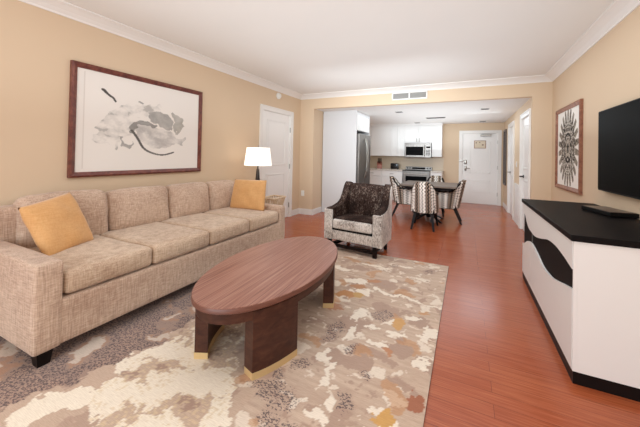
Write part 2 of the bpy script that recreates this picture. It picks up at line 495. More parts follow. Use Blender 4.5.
# lock hardware, closer and notice on the entry door
b = B(); b.box(-.045, .02, YB - .005, YB + .02, 1.12, 1.24, .008); b.box(-.04, .015, YB - .01, YB + .02, .93, 1.06, .008)
b.tube((-.01, YB + .0, 1.0), (-.01, YB - .05, 1.0), .012); b.tube((-.02, YB - .05, 1.0), (.10, YB - .05, 1.0), .011)
b.build('door_handle', M['chrome'], ed, smooth=True)
b = B(); b.box(-.16, -.06, YB - .04, YB - .018, 1.205, 1.225, .004); b.box(-.17, -.13, YB - .05, YB - .018, 1.195, 1.235, .004)
b.build('door_guard', M['chrome'], ed)
b = B(); b.box(.36, .62, YB - .05, YB + .02, 1.915, 1.975, .008)
b.taper((.42, YB - .07, 1.985), (.72, YB - .14, 1.985), .02, .02); b.taper((.72, YB - .14, 1.985), (.58, YB - .025, 2.0), .02, .02)
b.build('door_closer', M['chrome'], ed)
nt = thing('door_notice', 'framed safety notice on the white entry door', 'notice', (.36, YB - .002, 1.56))
b = B(); b.box(.20, .50, YB + .006, YB + .018, 1.575, 1.80, .002); b.build('frame', M['copper_wood'], nt)
b = B(); b.box(.215, .485, YB + .003, YB + .006, 1.59, 1.785); b.build('sheet', mat('notice_paper', '#D8C8B0', .7), nt)
for q in ((.24, .27, 1.72, 1.745), (.33, .36, 1.735, 1.755), (.40, .44, 1.66, 1.69)):
    b = B(); b.box(q[0], q[1], YB + .001, YB + .003, q[2], q[3]); b.build('printed_mark', M['mahogany'], nt)
panel_door('door_3', 'y', XH, DA[0], DA[1], DA[3], -1, two, False, (6.57, .98), lev=False)
panel_door('door_4', 'y', XH, DB[0], DB[1], DB[3], -1, two, False, (8.37, .98), lev=True)

# low white panel between the hall doors
b = B(); b.box(XH - .02, XH, 6.83, 7.40, .12, .80, .004); b.box(XH - .026, XH - .02, 6.90, 7.33, .19, .73, .003)
tag(b.build('access_panel', M['white']), 'low white access panel on the hall wall between two doors', 'panel')
# ------------------------------------------------------------------ wall fittings
def plate(name, label, cat, cx, cy, cz, axis, face, w=.075, h=.118, kind='outlet'):
    r = thing(name, label, cat, (cx, cy, cz - h / 2))
    def bx(b, d0, d1, a0, a1, z0, z1, bev=0):
        if axis == 'y': b.box(cx + face * d0, cx + face * d1, cy + a0, cy + a1, cz + z0, cz + z1, bev)
        else: b.box(cx + a0, cx + a1, cy + face * d0, cy + face * d1, cz + z0, cz + z1, bev)
    b = B(); bx(b, 0, .007, -w / 2, w / 2, -h / 2, h / 2, .003); b.build('plate', M['plastic'], r)
    if kind == 'outlet':
        for s in (-.026, .026):
            b = B(); bx(b, .007, .010, -.017, .017, s - .015, s + .015, .003); b.build('socket', M['white'], r)
    else:
        b = B(); bx(b, .007, .016, -.013, .013, -.03, .03, .002); b.build('rocker', M['white'], r)
plate('wall_outlet', 'white wall outlet low on the short beige wall beside the white door', 'outlet', -3.205, YH, .455, 'x', -1)
plate('wall_outlet', 'white outlet on the kitchen splashback right of the range', 'outlet', -.78, YB, 1.06, 'x', -1, .10, .13)
plate('light_switch', 'white light switch on the hall wall between two doors', 'switch', XH, 7.25, 1.19, 'y', -1, kind='switch')
sm = thing('smoke_detector', 'round white alarm high on the beige wall above the white door', 'smoke detector', (XL, 4.84, 2.41))
b = B(); b.tube((XL, 4.84, 2.43), (XL + .02, 4.84, 2.43), .062, .062, 28); b.build('backplate', M['plastic'], sm, smooth=True)
b = B(); b.tube((XL + .02, 4.84, 2.43), (XL + .05, 4.84, 2.43), .055, .04, 28); b.build('cover', M['plastic'], sm, smooth=True)

vt = thing('air_vent', 'long grey louvred air vent on the header beam above the kitchen opening', 'vent', (-.97, YH, 2.38))
b = B()
for x0, x1 in ((-1.29, -1.268), (-.98, -.958), (-.668, -.646)): b.box(x0, x1, YH - .02, YH, 2.378, 2.502)
for z0, z1 in ((2.37, 2.39), (2.492, 2.506)): b.box(-1.29, -.646, YH - .02, YH, z0, z1)
b.build('frame', M['white'], vt)
for x0, x1 in ((-1.268, -.98), (-.958, -.668)):
    b = B(); b.box(x0, x1, YH - .004, YH, 2.39, 2.492)
    b.build('backing', M['grey'], vt)
    b = B()
    for i in range(8):
        z = 2.395 + i * .0125
        b.box(x0, x1, YH - .015, YH - .006, z, z + .005, rot=Matrix.Rotation(.5, 4, 'X'))
    b.build('louvre', M['grey'], vt)

def can(x, y, label):
    r = thing('recessed_light', label, 'ceiling light', (x, y, ZK - .012))
    b = B(); w = .075
    b.box(x - w, x + w, y - w, y - w + .018, ZK - .01, ZK); b.box(x - w, x + w, y + w - .018, y + w, ZK - .01, ZK)
    b.box(x - w, x - w + .018, y - w + .018, y + w - .018, ZK - .01, ZK); b.box(x + w - .018, x + w, y - w + .018, y + w - .018, ZK - .01, ZK)
    b.build('trim_ring', M['grey'], r)
    b = B(); b.box(x - w + .018, x + w - .018, y - w + .018, y + w - .018, ZK - .004, ZK); b.build('lens', M['dark'], r)
can(-1.36, 6.75, 'square recessed ceiling light nearest the fridge')
can(-1.29, 9.05, 'square recessed ceiling light over the range, farthest left')
can(.33, 6.85, 'square recessed ceiling light nearest the hall opening on the right')
can(.39, 9.15, 'square recessed ceiling light just in front of the entry door')
cv_ = thing('ceiling_vent', 'dark slotted air grille in the kitchen ceiling', 'vent', (-.70, 8.0, ZK - .01))
b = B(); b.box(-.93, -.47, 7.92, 8.08, ZK - .008, ZK); b.build('frame', M['grey'], cv_)
b = B()
for i in range(5): b.box(-.91, -.49, 7.935 + i * .028, 7.947 + i * .028, ZK - .013, ZK - .008)
b.build('slot', M['dark'], cv_)
# ------------------------------------------------------------------ RUG
RX0, RX1, RY0, RY1 = -3.12, -.168, .12, 3.87
def inpoly(x, y, P):
    c = False; n = len(P); j = n - 1
    for i in range(n):
        xi, yi = P[i]; xj, yj = P[j]
        if (yi > y) != (yj > y) and x < (xj - xi) * (y - yi) / (yj - yi) + xi: c = not c
        j = i
    return c
def N3(x, y, z=0.0): return noise.noise(Vector((x, y, z)))
DARK = [(-2.9, .1), (-2.9, 1.6), (-2.6, 2.6), (-2.3, 3.2), (-1.75, 2.95), (-1.75, 2.45), (-1.87, 1.75), (-1.84, 1.36), (-1.90, 1.07), (-1.94, .92), (-2.01, .79), (-2.05, .65), (-2.15, .1)]
CREAM = [(-1.80, .99), (-1.83, 1.26), (-1.78, 1.9), (-1.55, 1.9), (-1.2, 1.35), (-1.08, 1.26), (-.99, 1.11), (-1.2, .93), (-1.405, .80), (-1.66, .86)]
def blob(x, y, cx, cy, rx, ry, a=0.0):
    dx, dy = x - cx, y - cy; ca, sa = math.cos(a), math.sin(a)
    u = (dx * ca + dy * sa) / rx; v = (-dx * sa + dy * ca) / ry
    return 1 - (u * u + v * v)
IV = [(-.72, 1.67, .04, .07), (-.70, 1.55, .04, .05), (-.71, 1.89, .05, .04), (-.745, 2.08, .03, .12), (-.76, 2.36, .07, .1), (-.515, 2.05, .08, .04), (-.23, 1.95, .05, .06), (-.40, 1.52, .06, .03),
      (-.35, 2.5, .06, .05), (-.61, 1.42, .03, .05), (-.77, 1.4, .04, .06), (-.65, 1.33, .06, .04), (-.24, 2.33, .06, .1), (-.5, 2.35, .05, .04), (-.62, 2.2, .08, .035), (-1.3, 3.2, .18, .05),
      (-.95, 3.45, .2, .03), (-1.0, 2.95, .15, .07), (-.85, 2.72, .1, .09), (-.42, 2.2, .08, .03), (-.29, 1.45, .05, .05), (-.45, 3.3, .12, .02), (-.6, 3.6, .1, .03), (-.8, 1.75, .06, .05)]
SP = [(-.9, 1.36, .17, .10), (-.86, 2.05, .07, .17), (-.60, 2.42, .07, .09), (-.51, 1.70, .05, .06), (-.55, 1.48, .06, .07), (-.8, 1.23, .12, .06), (-.97, 1.5, .06, .07), (-.9, 1.62, .05, .05), (-.35, 3.6, .05, .08),
      (-.75, 3.55, .08, .05), (-.68, 1.9, .05, .05), (-.36, 1.36, .04, .05)]
OC = [(-.345, 1.50, .055, .05, '#D0A060'), (-.455, 2.36, .05, .08, '#CFA068'), (-.99, 2.63, .10, .06, '#C08A5C'), (-.88, 2.66, .06, .05, '#C8A068'), (-.22, 1.66, .05, .09, '#A66A50'),
      (-.82, 3.02, .09, .06, '#BC8A68'), (-.93, 2.83, .07, .05, '#B98864'), (-1.0, 2.35, .08, .06, '#B58468'), (-.3, 2.62, .05, .04, '#C79A72'), (-.45, 2.0, .03, .03, '#C08A68')]
TP = [(-.74, 3.0, .14, .10), (-.76, 2.2, .12, .10), (-.40, 2.05, .10, .07), (-.58, 1.80, .10, .07), (-.30, 2.45, .08, .10), (-.62, 2.55, .1, .07), (-.7, 1.78, .08, .06), (-1.1, 3.3, .15, .06), (-.32, 1.75, .08, .05)]
def L3(h): return Vector(lin(h)[:3])
cBASE, cBASE2, cIV, cTP, cDK, cCR, cCR2, cGR = [L3(h) for h in ('#CFB5A0', '#BDA28E', '#EEDFCD', '#AF9180', '#A58A7B', '#F4E6D2', '#E0C7A2', '#C9AE99')]
cOC = [L3(o[4]) for o in OC]
def rugcol(x, y):
    wx = x + .06 * N3(x * 7, y * 7, 1) + .035 * N3(x * 20, y * 20, 2) + .016 * N3(x * 55, y * 55, 3)
    wy = y + .06 * N3(x * 7, y * 7, 5) + .035 * N3(x * 20, y * 20, 6) + .016 * N3(x * 55, y * 55, 7)
    sp = 0.0
    t = .5 + .8 * N3(x * 1.7, y * 4.5, 9) + .9 * N3(x * 4, y * 38, 13)
    c = cBASE.lerp(cBASE2, max(0, min(1, t)))
    fine = N3(wx * 6.5, wy * 6.5, 20)
    if inpoly(wx, wy, DARK):
        c = cDK.copy(); 
        g = N3(wx * 3.2, wy * 3.2, 30) + .4 * N3(wx * 11, wy * 11, 31)
        sp = 1.0 if g < .1 else max(.0, 1 - (g - .1) * 6)
        if g > .34: c = cIV.lerp(cDK, .45)
        elif g > .24: c = cOC[5].lerp(cDK, .5)
        elif g < -.2: c = cTP.copy()
        return c, sp
    if inpoly(wx, wy, CREAM):
        g = N3(wx * 4, wy * 5, 40) + .5 * N3(wx * 16, wy * 16, 41)
        c = cCR if g < .16 else cGR if g < .5 else cTP
        h = N3(x * 60, y * 60, 42)
        if h > .15 and g > -.15: c = c.lerp(cCR2, .6)
        return c.copy(), 0.0
    if x < -1.0 and y < 1.35 + .3 * N3(x * 2, 0, 3):
        g = N3(wx * 4, wy * 4, 50) + .4 * N3(wx * 14, wy * 14, 51)
        c = cGR if g < .18 else cCR
        if g < -.22: c = cTP.lerp(cGR, .4)
        return c.copy(), 0.0
    # general abstract texture
    if fine > .40: c = cIV.lerp(cBASE, .25)
    elif fine < -.36: c = cTP.lerp(cBASE2, .3)
    f3 = N3(wx * 15, wy * 17, 95)
    if f3 > .42: c = cIV.lerp(cBASE, .35)
    elif f3 < -.44: c = cTP.lerp(cBASE2, .4)
    g2 = N3(wx * 5.0, wy * 5.0, 70)
    if g2 > .42: c = c.lerp(cOC[2], .6)
    for a in TP:
        if blob(wx, wy, *a) > 0: c = cTP.lerp(cBASE2, .25)
    for a in IV:
        if blob(wx, wy, *a) > .25 + .8 * N3(x * 26, y * 26, 90): c = cIV.copy()
    for a, cc in zip(OC, cOC):
        if blob(wx, wy, *a[:4]) > 0: c = cc.copy()
    for a in SP:
        q = blob(wx, wy, a[0], a[1], a[2] * 1.15, a[3] * 1.15)
        if q > 0: q = min(1, q * 1.6); sp = max(sp, q * .95); c = c.lerp(cTP, .3 * q)
    if abs(wy - (2.86 - (x + .78) * .19)) < .018 and x > -.80: c = cIV.copy(); sp = 0
    if 4.6 < 0: pass
    return c, sp
def color_grid(name, fn, nu, nv, pos, m, parent=None):
    me = bpy.data.meshes.new(name)
    off = root_off(parent) if parent is not None else Vector((0, 0, 0))
    vs = [tuple(Vector(pos(i / (nu - 1), j / (nv - 1))) - off) for j in range(nv) for i in range(nu)]
    fs = [(j * nu + i, j * nu + i + 1, (j + 1) * nu + i + 1, (j + 1) * nu + i) for j in range(nv - 1) for i in range(nu - 1)]
    me.from_pydata(vs, [], fs)
    ca = me.color_attributes.new('Col', 'FLOAT_COLOR', 'POINT')
    buf = []
    for j in range(nv):
        for i in range(nu):
            c, a = fn(i / (nu - 1), j / (nv - 1)); buf += [c[0], c[1], c[2], a]
    ca.data.foreach_set('color', buf)
    me.materials.append(m)
    o = bpy.data.objects.new(name, me); COL.objects.link(o)
    if parent is not None: o.parent = parent
    return o
rug = thing('area_rug', 'large abstract beige and ivory rug with dark speckled patches under the coffee table', 'rug', ((RX0 + RX1) / 2, (RY0 + RY1) / 2, 0))
color_grid('pile', lambda u, v: rugcol(RX0 + u * (RX1 - RX0), RY0 + v * (RY1 - RY0)), 400, 520,
           lambda u, v: (RX0 + u * (RX1 - RX0), RY0 + v * (RY1 - RY0), .012), M['rug'], rug)
b = B(); b.box(RX0, RX1, RY0, RY1, .0005, .0115); b.build('binding', M['rug_edge'], rug)
ZR = .012

# ------------------------------------------------------------------ SOFA
sofa = thing('sofa', 'long beige linen sofa with four seat cushions against the left wall', 'sofa', (-2.72, 2.17, ZR))
SX0, SX1, SY0, SY1 = -3.24, -2.214, .832, 3.49
b = soft(SX0 + .02, SX1, SY0 + .02, SY1 - .02, .105, .385, .018, (0, 0, 0), 8, .002); b.build('base', M['sofa'], sofa, smooth=True)
b = soft(SX0, SX1 + .004, SY0, .972, .10, .625, .016, (.004, .006, .006), 10, .002, 3); b.build('armrest', M['sofa'], sofa, smooth=True)
b = soft(SX0, SX1 + .004, 3.345, SY1, .10, .60, .035, (.004, .006, .008), 10, .002, 5); b.build('armrest', M['sofa'], sofa, smooth=True)
b = soft(SX0, -3.06, SY0, SY1 - .01, .30, .86, .045, (.01, 0, .01), 10, .004, 8); b.build('backrest', M['sofa'], sofa, smooth=True)
ys = [.978, 1.568, 2.157, 2.75, 3.34]
for i in range(4):
    b = soft(-3.04, SX1 - .004, ys[i] + .003, ys[i + 1] - .003, .392, .545, .035, (.014, 0, .014), 12, .004, i * 7)
    b.build('seat_cushion', M['sofa_seat'], sofa, smooth=True)
yb = [1.03, 1.67, 2.31, 2.90, 3.40]
tops = [.925, .91, .905, .90]
for i in range(4):
    y0, y1 = yb[i], yb[i + 1]
    R = Matrix.Rotation(-.14, 3, 'Y')
    b = soft(-3.16, -2.96, y0 + .004, y1 - .004, .50, tops[i] + .015, .075, (.045, .0, .012), 12, .008, i * 11 + 2, rot=R, pivot=(-3.0, 0, .5))
    b.build('back_cushion', M['sofa'], sofa, smooth=True)
for x, y in ((-2.275, .90), (-2.275, 3.43), (-3.18, .90), (-3.18, 3.43)):
    b = B(); b.taper((x, y, ZR), (x, y, .11), .06, .085); b.build('foot', M['blackwood'], sofa)

throw_pillow('throw_pillow', [(-2.62, 1.05, .52), (-2.80, 1.44, .54), (-3.0, 1.34, .945), (-2.82, .955, .885)], .17, 'creased ochre square cushion at the near end of the sofa beside the armrest', 'ochre cushions on the sofa', seed=3)
throw_pillow('throw_pillow', [(-2.93, 3.17, .535), (-2.36, 3.20, .545), (-2.39, 3.28, .945), (-2.93, 3.27, .935)], .15, 'smooth ochre square cushion upright at the far end of the sofa near the lamp', 'ochre cushions on the sofa', seed=9, pinch=.03)

# ------------------------------------------------------------------ COFFEE TABLE
TC = (-1.325, 2.0)
tbl = thing('coffee_table', 'oval walnut coffee table with curved panel legs and brass feet on the rug', 'coffee table', (TC[0], TC[1], ZR), .055)
def ell(a, b_, z, n=72): return [(b_ * math.cos(2 * PI * i / n), a * math.sin(2 * PI * i / n), z) for i in range(n)]
TA, TB = .79, .41
b = B(); b.prism(ell(TA - .004, TB - .004, .432), (0, 0, .006)); b.build('tabletop', M['walnut'], tbl, local=True)
b = B()
rings = []
for da, z in ((.004, .404), (0, .407), (0, .430), (.003, .434)):
    rings.append([b.bm.verts.new(p) for p in ell(TA - da, TB - da, z)])
n = 72
for a, c in zip(rings, rings[1:]):
    for i in range(n): b.bm.faces.new((a[i], a[(i + 1) % n], c[(i + 1) % n], c[i]))
b.bm.faces.new(rings[0][::-1]); b.bm.faces.new(rings[-1])
b.build('rim', M['walnut_rim'], tbl, local=True, smooth=True)
def arc_panel(a, bb_, th, p0, p1, z0, z1, k=14, tip=(0, 0)):
    b = B(); o = []; i_ = []
    e0, e1 = tip
    for j in range(k + 1):
        p = p0 + (p1 - p0) * j / k; q = p0 - e0 + (p1 + e1 - p0 + e0) * j / k
        o.append((bb_ * math.cos(p), a * math.sin(p))); i_.append(((bb_ - th) * math.cos(q), (a - th) * math.sin(q)))
    pts = [(x, y, z0) for x, y in o] + [(x, y, z0) for x, y in reversed(i_)]
    vs0 = [b.bm.verts.new(p) for p in pts]; vs1 = [b.bm.verts.new((p[0], p[1], z1)) for p in pts]
    m_ = len(pts)
    for j in range(m_): b.bm.faces.new((vs0[j], vs0[(j + 1) % m_], vs1[(j + 1) % m_], vs1[j]))
    for j in range(k):
        q = m_ - 1 - j
        b.bm.faces.new((vs0[j], vs0[q], vs0[q - 1], vs0[j + 1])); b.bm.faces.new((vs1[j], vs1[j + 1], vs1[q - 1], vs1[q]))
    return b
ap = arc_panel(.764, .384, .03, 0, 2 * PI * .9999, .338, .404, 72); ap.build('apron', M['walnut_dark'], tbl, local=True, smooth=True)
for p0, p1 in ((-56, -26), (-154, -124), (24, 54), (126, 156)):
    q0, q1 = math.radians(p0), math.radians(p1)
    tp_ = (.115, 0) if p0 in (-56, 126 - 360) or p0 == -56 else (0, .115) if p0 in (-154, 24) else (.115, 0)
    lg = arc_panel(.768, .387, .085, q0, q1, .04, .387, tip=tp_).build('leg', M['walnut_dark'], tbl, local=True, smooth=True)
    arc_panel(.770, .389, .089, q0, q1, .0005, .04, tip=tp_).build('brass_foot', M['brass'], lg, local=True, smooth=True)

# ------------------------------------------------------------------ ARMCHAIR
ac = thing('armchair', 'silver and brown crushed velvet armchair with dark wooden base behind the coffee table', 'armchair', (-1.348, 3.735, 0), math.radians(-7.5))
ac.scale = (1.0, .78, 1.0)
ac.location.z = 0.0
# local frame: front faces -Y, x across
w2 = .42
def arm_prof(s):
    """side silhouette of the arm, y (0 front .. .66 back) , z"""
    return [(0, .145), (0, .535), (.015, .56), (.05, .572), (.22, .580), (.36, .60), (.45, .655), (.51, .74), (.55, .83), (.585, .89), (.625, .908), (.68, .895), (.70, .86), (.66, .145)]
def side_bevel(b, w):
    es = [e for e in b.bm.edges if abs(e.verts[0].co.x - e.verts[1].co.x) < 1e-5]
    bmesh.ops.bevel(b.bm, geom=es, offset=w, segments=3, profile=.5, affect='EDGES')
for s in (-1, 1):
    prof = arm_prof(s)
    b = B(); xi, xo = s * (w2 - .118), s * (w2 - .006)
    b.prism([(xi, max(y, .022) if z < .57 else y + .01, z if z > .2 else .16) for y, z in prof], (xo - xi, 0, 0)); side_bevel(b, .012)
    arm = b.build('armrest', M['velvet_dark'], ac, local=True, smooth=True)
    b = B(); xi = s * (w2 - .016)
    sil = [(0, .145), (0, .548), (.03, .560), (.22, .562), (.37, .583), (.465, .640), (.525, .728), (.565, .82), (.60, .872), (.64, .885), (.685, .87), (.695, .85), (.66, .145)]
    b.prism([(xi, y, z) for y, z in sil], (s * .018, 0, 0)); side_bevel(b, .006)
    b.build('side_panel', M['velvet_silver'], arm, local=True, smooth=True)
    b = B(); x0, x1 = sorted((s * (w2 - .122), s * (w2 - .002)))
    b.box(x0, x1, 0, .035, .145, .552, .012, 3); b.build('front_panel', M['velvet_silver'], arm, local=True, smooth=True)
b = soft(-.30, .30, .012, .62, .145, .282, .015, (0, .004, 0), 8, .002, 2); b.build('seat_rail', M['velvet_silver'], ac, local=True, smooth=True)
b = B(); b.box(-.296, .296, .004, .6, .282, .302); b.build('seam_gap', M['dark'], ac, local=True)
b = soft(-.292, .292, .0, .56, .298, .43, .03, (0, .012, .012), 12, .003, 4); b.build('seat_cushion', M['velvet_silver'], ac, local=True, smooth=True)
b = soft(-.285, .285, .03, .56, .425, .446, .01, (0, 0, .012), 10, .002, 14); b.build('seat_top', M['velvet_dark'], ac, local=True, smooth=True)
R = Matrix.Rotation(-.13, 3, 'X')
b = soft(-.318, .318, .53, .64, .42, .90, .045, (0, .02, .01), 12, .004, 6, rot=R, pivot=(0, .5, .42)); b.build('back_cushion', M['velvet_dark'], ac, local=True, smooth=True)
b = soft(-.40, .40, .60, .72, .13, .875, .04, (0, .02, 0), 10, .003, 9); b.build('backrest', M['velvet_silver'], ac, local=True, smooth=True)
b = B(); b.box(-.34, .34, .0, .04, .055, .095, .004); b.box(-.33, .33, .60, .64, .055, .10, .004)
b.box(-.33, -.29, .07, .61, .055, .10, .004); b.box(.29, .33, .07, .61, .055, .10, .004)
b.build('base_frame', M['espresso'], ac, local=True)
for x in (-.335, .335):
    for y, z0 in ((.01, 0), (.62, 0)):
        b = B(); b.taper((x, y, ZR if y < .1 else .001), (x, y, .15), .046, .052); b.build('leg', M['espresso'], ac, local=True)

for o in [c for c in ac.children_recursive]:           # the body narrows towards its back
    for v in o.data.vertices:
        v.co.x *= 1 - .14 * max(0, v.co.y) / .66
# ------------------------------------------------------------------ DINING
dt = thing('dining_table', 'grey brown square dining table in front of the kitchen', 'dining table', (-.68, 6.62, 0))
b = B(); b.box(-1.20, -.15, 6.09, 7.15, .715, .75, .006); b.build('tabletop', M['dining_wood'], dt)
b = B(); b.box(-1.10, -.25, 6.19, 7.05, .66, .715); b.build('apron', M['espresso'], dt)
b = B(); b.lathe([(.05, .05), (.075, .1), (.06, .25), (.09, .42), (.07, .58), (.13, .66)], (-.68, 6.62, 0), 24); b.build('pedestal', M['espresso'], dt, smooth=True)
for i in range(4):
    a = PI / 4 + i * PI / 2
    b = B(); c, s_ = math.cos(a), math.sin(a)
    b.taper((-.68 + .05 * c, 6.62 + .05 * s_, .13), (-.68 + .36 * c, 6.62 + .36 * s_, .001), .06, .045); b.build('foot', M['espresso'], dt)

def shell_fn(th, side, W2=.22, D=.24):
    """curved shell; u 0..1 goes from right arm front, round the back, to left arm front"""
    def f(u, v):
        t = (u - .5) * 2            # -1..1
        at = abs(t)
        ang = t * math.radians(118)
        rr = 1.0 + side * th
        lean = v * .12 * max(0, math.cos(ang))
        x = (W2 + side * th) * math.sin(ang) * (1.06 if at > .5 else 1.0 + .06 * at / .5) * (1 - .07 * v)
        y = (D + side * th) * math.cos(ang) + lean     # back at +y
        if at > .76: y -= (at - .76) * .45
        k = max(0, min(1, (at - .18) / .50)); k = k * k * (3 - 2 * k)
        top = .88 - (.88 - .62) * k
        bot = .30
        z = bot + (top - bot) * v
        return Vector((x, y, z))
    return f
def make_chair(label):
    r = thing('dining_chair', label, 'chair', (0, 0, 0), 0, 'striped dining chairs around the table')
    b = B()
    fo, fi = shell_fn(.02, 1), shell_fn(.02, -1)
    nu, nv = 41, 14
    # closed section: outer up, inner down
    def sec(u, w):
        if w < .5: return fo(u, w * 2)
        return fi(u, (1 - w) * 2 if w < 1 else 0)
    uvf = lambda u, w: (u * 1.0, (w * 2 if w < .5 else (1 - w) * 2) * .5)
    g = b.grid(sec, nu, 28, uvfn=uvf)
    for col in (0, nu - 1):
        loop = [g[j][col] for j in range(28)]
        try: b.bm.faces.new(loop)
        except ValueError: pass
    b.build('backrest', M['stripe'], r, local=True, smooth=True)
    # dark edge trim along the sloping top
    for lo, hi in ((0, 13), (27, nu - 1)):
        b = B(); rings = []
        for i in range(lo, hi + 1):
            u = i / (nu - 1); p = (fo(u, 1) + fi(u, 1)) / 2
            q = (fo(min(1, u + .02), 1) + fi(min(1, u + .02), 1)) / 2 - (fo(max(0, u - .02), 1) + fi(max(0, u - .02), 1)) / 2
            q.normalize(); sx = q.cross(Vector((0, 0, 1))).normalized(); up = sx.cross(q)
            rings.append([b.bm.verts.new(p + sx * math.cos(k * PI / 4) * .024 + up * math.sin(k * PI / 4) * .012) for k in range(8)])
        for a, c in zip(rings, rings[1:]):
            for k in range(8): b.bm.faces.new((a[k], a[(k + 1) % 8], c[(k + 1) % 8], c[k]))
        b.bm.faces.new(rings[0]); b.bm.faces.new(rings[-1])
        b.build('arm_trim', M['espresso'], r, local=True, smooth=True)
    b = soft(-.205, .205, -.27, .20, .34, .46, .03, (0, .01, .015), 8, .002, 1)
    lay = b.bm.loops.layers.uv.new('UVMap')
    for f in b.bm.faces:
        for l in f.loops: l[lay].uv = (l.vert.co.x + .3, l.vert.co.y + l.vert.co.z)
    b.build('seat', M['stripe'], r, local=True, smooth=True)
    b = B(); b.box(-.19, .19, -.25, .20, .28, .342, .006); b.build('seat_frame', M['espresso'], r, local=True)
    for x, y, dx, dy in ((-.16, -.20, -.05, -.06), (.16, -.20, .05, -.06), (-.14, .16, -.05, .13), (.14, .16, .05, .13)):
        b = B(); b.taper((x + dx, y + dy, 0.001), (x, y, .30), .032, .052); b.build('leg', M['espresso'], r, local=True)
    return r
def place(r, x, y, rz): r.location = (x, y, 0); r.rotation_euler = (0, 0, rz)
def dup(r, label):
    c = r.copy(); COL.objects.link(c); c['label'] = label
    for ch in list(r.children):
        d = ch.copy(); COL.objects.link(d); d.parent = c
    return c
ch0 = make_chair('striped upholstered dining chair with its back to the living room')
place(ch0, -.68, 5.86, PI)           # back faces the camera
for x, y, rz, lb in ((-.36, 6.62, -PI / 2 + .02, 'striped dining chair at the right side of the table nearest the entry door'),
                     (-1.16, 6.72, PI / 2 + .1, 'striped dining chair at the left side of the table near the fridge'),
                     (-.64, 7.36, .0, 'dining chair on the far side of the table nearest the range')):
    place(dup(ch0, lb), x, y, rz)

# ------------------------------------------------------------------ CONSOLE + TV
M['console_top'] = mat('console_black_top', '#130F0F', .5, spec=.08)
con = thing('media_console', 'white media console with black top and wavy black band along the right wall', 'console', (.88, 3.08, 0))
CX0, CX1, CY0, CY1 = .571, 1.172, 2.235, 3.95
b = B(); b.box(CX0 + .022, CX1, CY0, CY1, .07, .825); b.build('body', M['cab'], con)
b = B(); b.box(CX0 + .004, CX1, CY0 - .002, CY1, 0, .069); b.build('plinth', M['blackwood'], con)
b = B(); b.box(CX0 - .012, CX1 + .005, CY0 - .012, CY1 + .01, .825, .862, .004); b.build('top', M['console_top'], con)
b = B(); b.box(CX0 + .014, CX0 + .022, CY0 + .02, CY1 - .005, .3, .75); b.build('wave_band', M['dark'], con)
U = [(2.24, .655), (2.405, .679), (2.62, .697), (2.84, .684), (3.08, .635), (3.313, .600), (3.49, .602), (3.62, .613), (3.73, .655), (3.80, .70), (3.94, .74)]
Lw = [(2.24, .538), (2.45, .498), (2.6, .462), (2.75, .435), (3.0, .429), (3.25, .472), (3.48, .495), (3.60, .482), (3.69, .462), (3.80, .42), (3.94, .38)]
def interp(P, y):
    if y <= P[0][0]: return P[0][1]
    for i in range(len(P) - 1):
        if P[i][0] <= y <= P[i + 1][0]:
            a = P[i - 1] if i else P[i]; b_, c = P[i], P[i + 1]; d = P[i + 2] if i + 2 < len(P) else c
            t = (y - b_[0]) / (c[0] - b_[0]); m0 = (c[1] - a[1]) / 2; m1 = (d[1] - b_[1]) / 2
            return (2 * t ** 3 - 3 * t * t + 1) * b_[1] + (t ** 3 - 2 * t * t + t) * m0 + (-2 * t ** 3 + 3 * t * t) * c[1] + (t ** 3 - t * t) * m1
    return P[-1][1]
for y0, y1 in ((CY0 + .015, 3.487), (3.493, CY1 - .004)):
    for nm, fn, zz in (('drawer_front', U, .822), ('door_front', Lw, .073)):
        b = B(); k = 40; a = []; c = []
        for i in range(k + 1):
            y = y0 + (y1 - y0) * i / k; a.append((y, interp(fn, y))); c.append((y, zz))
        for i in range(k):
            (ya, za), (yb_, zb) = a[i], a[i + 1]
            f = [b.bm.verts.new(q) for q in ((CX0, ya, za), (CX0, yb_, zb), (CX0, yb_, zz), (CX0, ya, zz))]
            b.bm.faces.new(f)
        bmesh.ops.remove_doubles(b.bm, verts=b.bm.verts[:], dist=1e-5)
        r_ = bmesh.ops.extrude_face_region(b.bm, geom=b.bm.faces[:])
        bmesh.ops.translate(b.bm, verts=[g for g in r_['geom'] if isinstance(g, bmesh.types.BMVert)], vec=(.02, 0, 0))
        b.build(nm, M['cab'], con)
b = B(); b.box(CX0 + .002, CX0 + .022, CY0, CY0 + .012, .07, .825, .001); b.build('edge_strip', M['cab'], con)
b = B(); b.box(CX0 + .008, CX0 + .014, 3.487, 3.493, .3, .75); b.build('divider_strip', M['chrome'], con)

bx_ = thing('cable_box', 'flat dark cable box lying on the black console top', 'cable box', (1.06, 3.27, .862), math.radians(14))
b = B(); b.box(-.095, .095, -.175, .175, .004, .036, .004); b.build('body', M['blackm'], bx_, local=True)
b = B(); b.box(-.085, .085, -.165, .165, .036, .039, .001); b.build('lid', mat('brown_gloss_plastic', '#5A473C', .3), bx_, local=True)
for x, y in ((-.08, -.16), (.08, -.16), (-.08, .16), (.08, .16)):
    b = B(); b.tube((x, y, 0), (x, y, .005), .01); b.build('rubber_foot', M['blackm'], bx_, local=True)

tv = thing('television', 'large flat black television mounted on the right wall above the console', 'television', (XR, 3.07, 1.02))
b = B(); b.box(1.135, 1.165, 2.41, 3.74, 1.02, 1.767, .006); b.build('casing', M['blackm'], tv)
b = B(); b.box(1.1325, 1.135, 2.42, 3.73, 1.035, 1.757); b.build('screen', M['screen'], tv)
b = B(); b.box(1.165, XR, 2.85, 3.30, 1.2, 1.6); b.build('wall_mount', M['blackm'], tv)

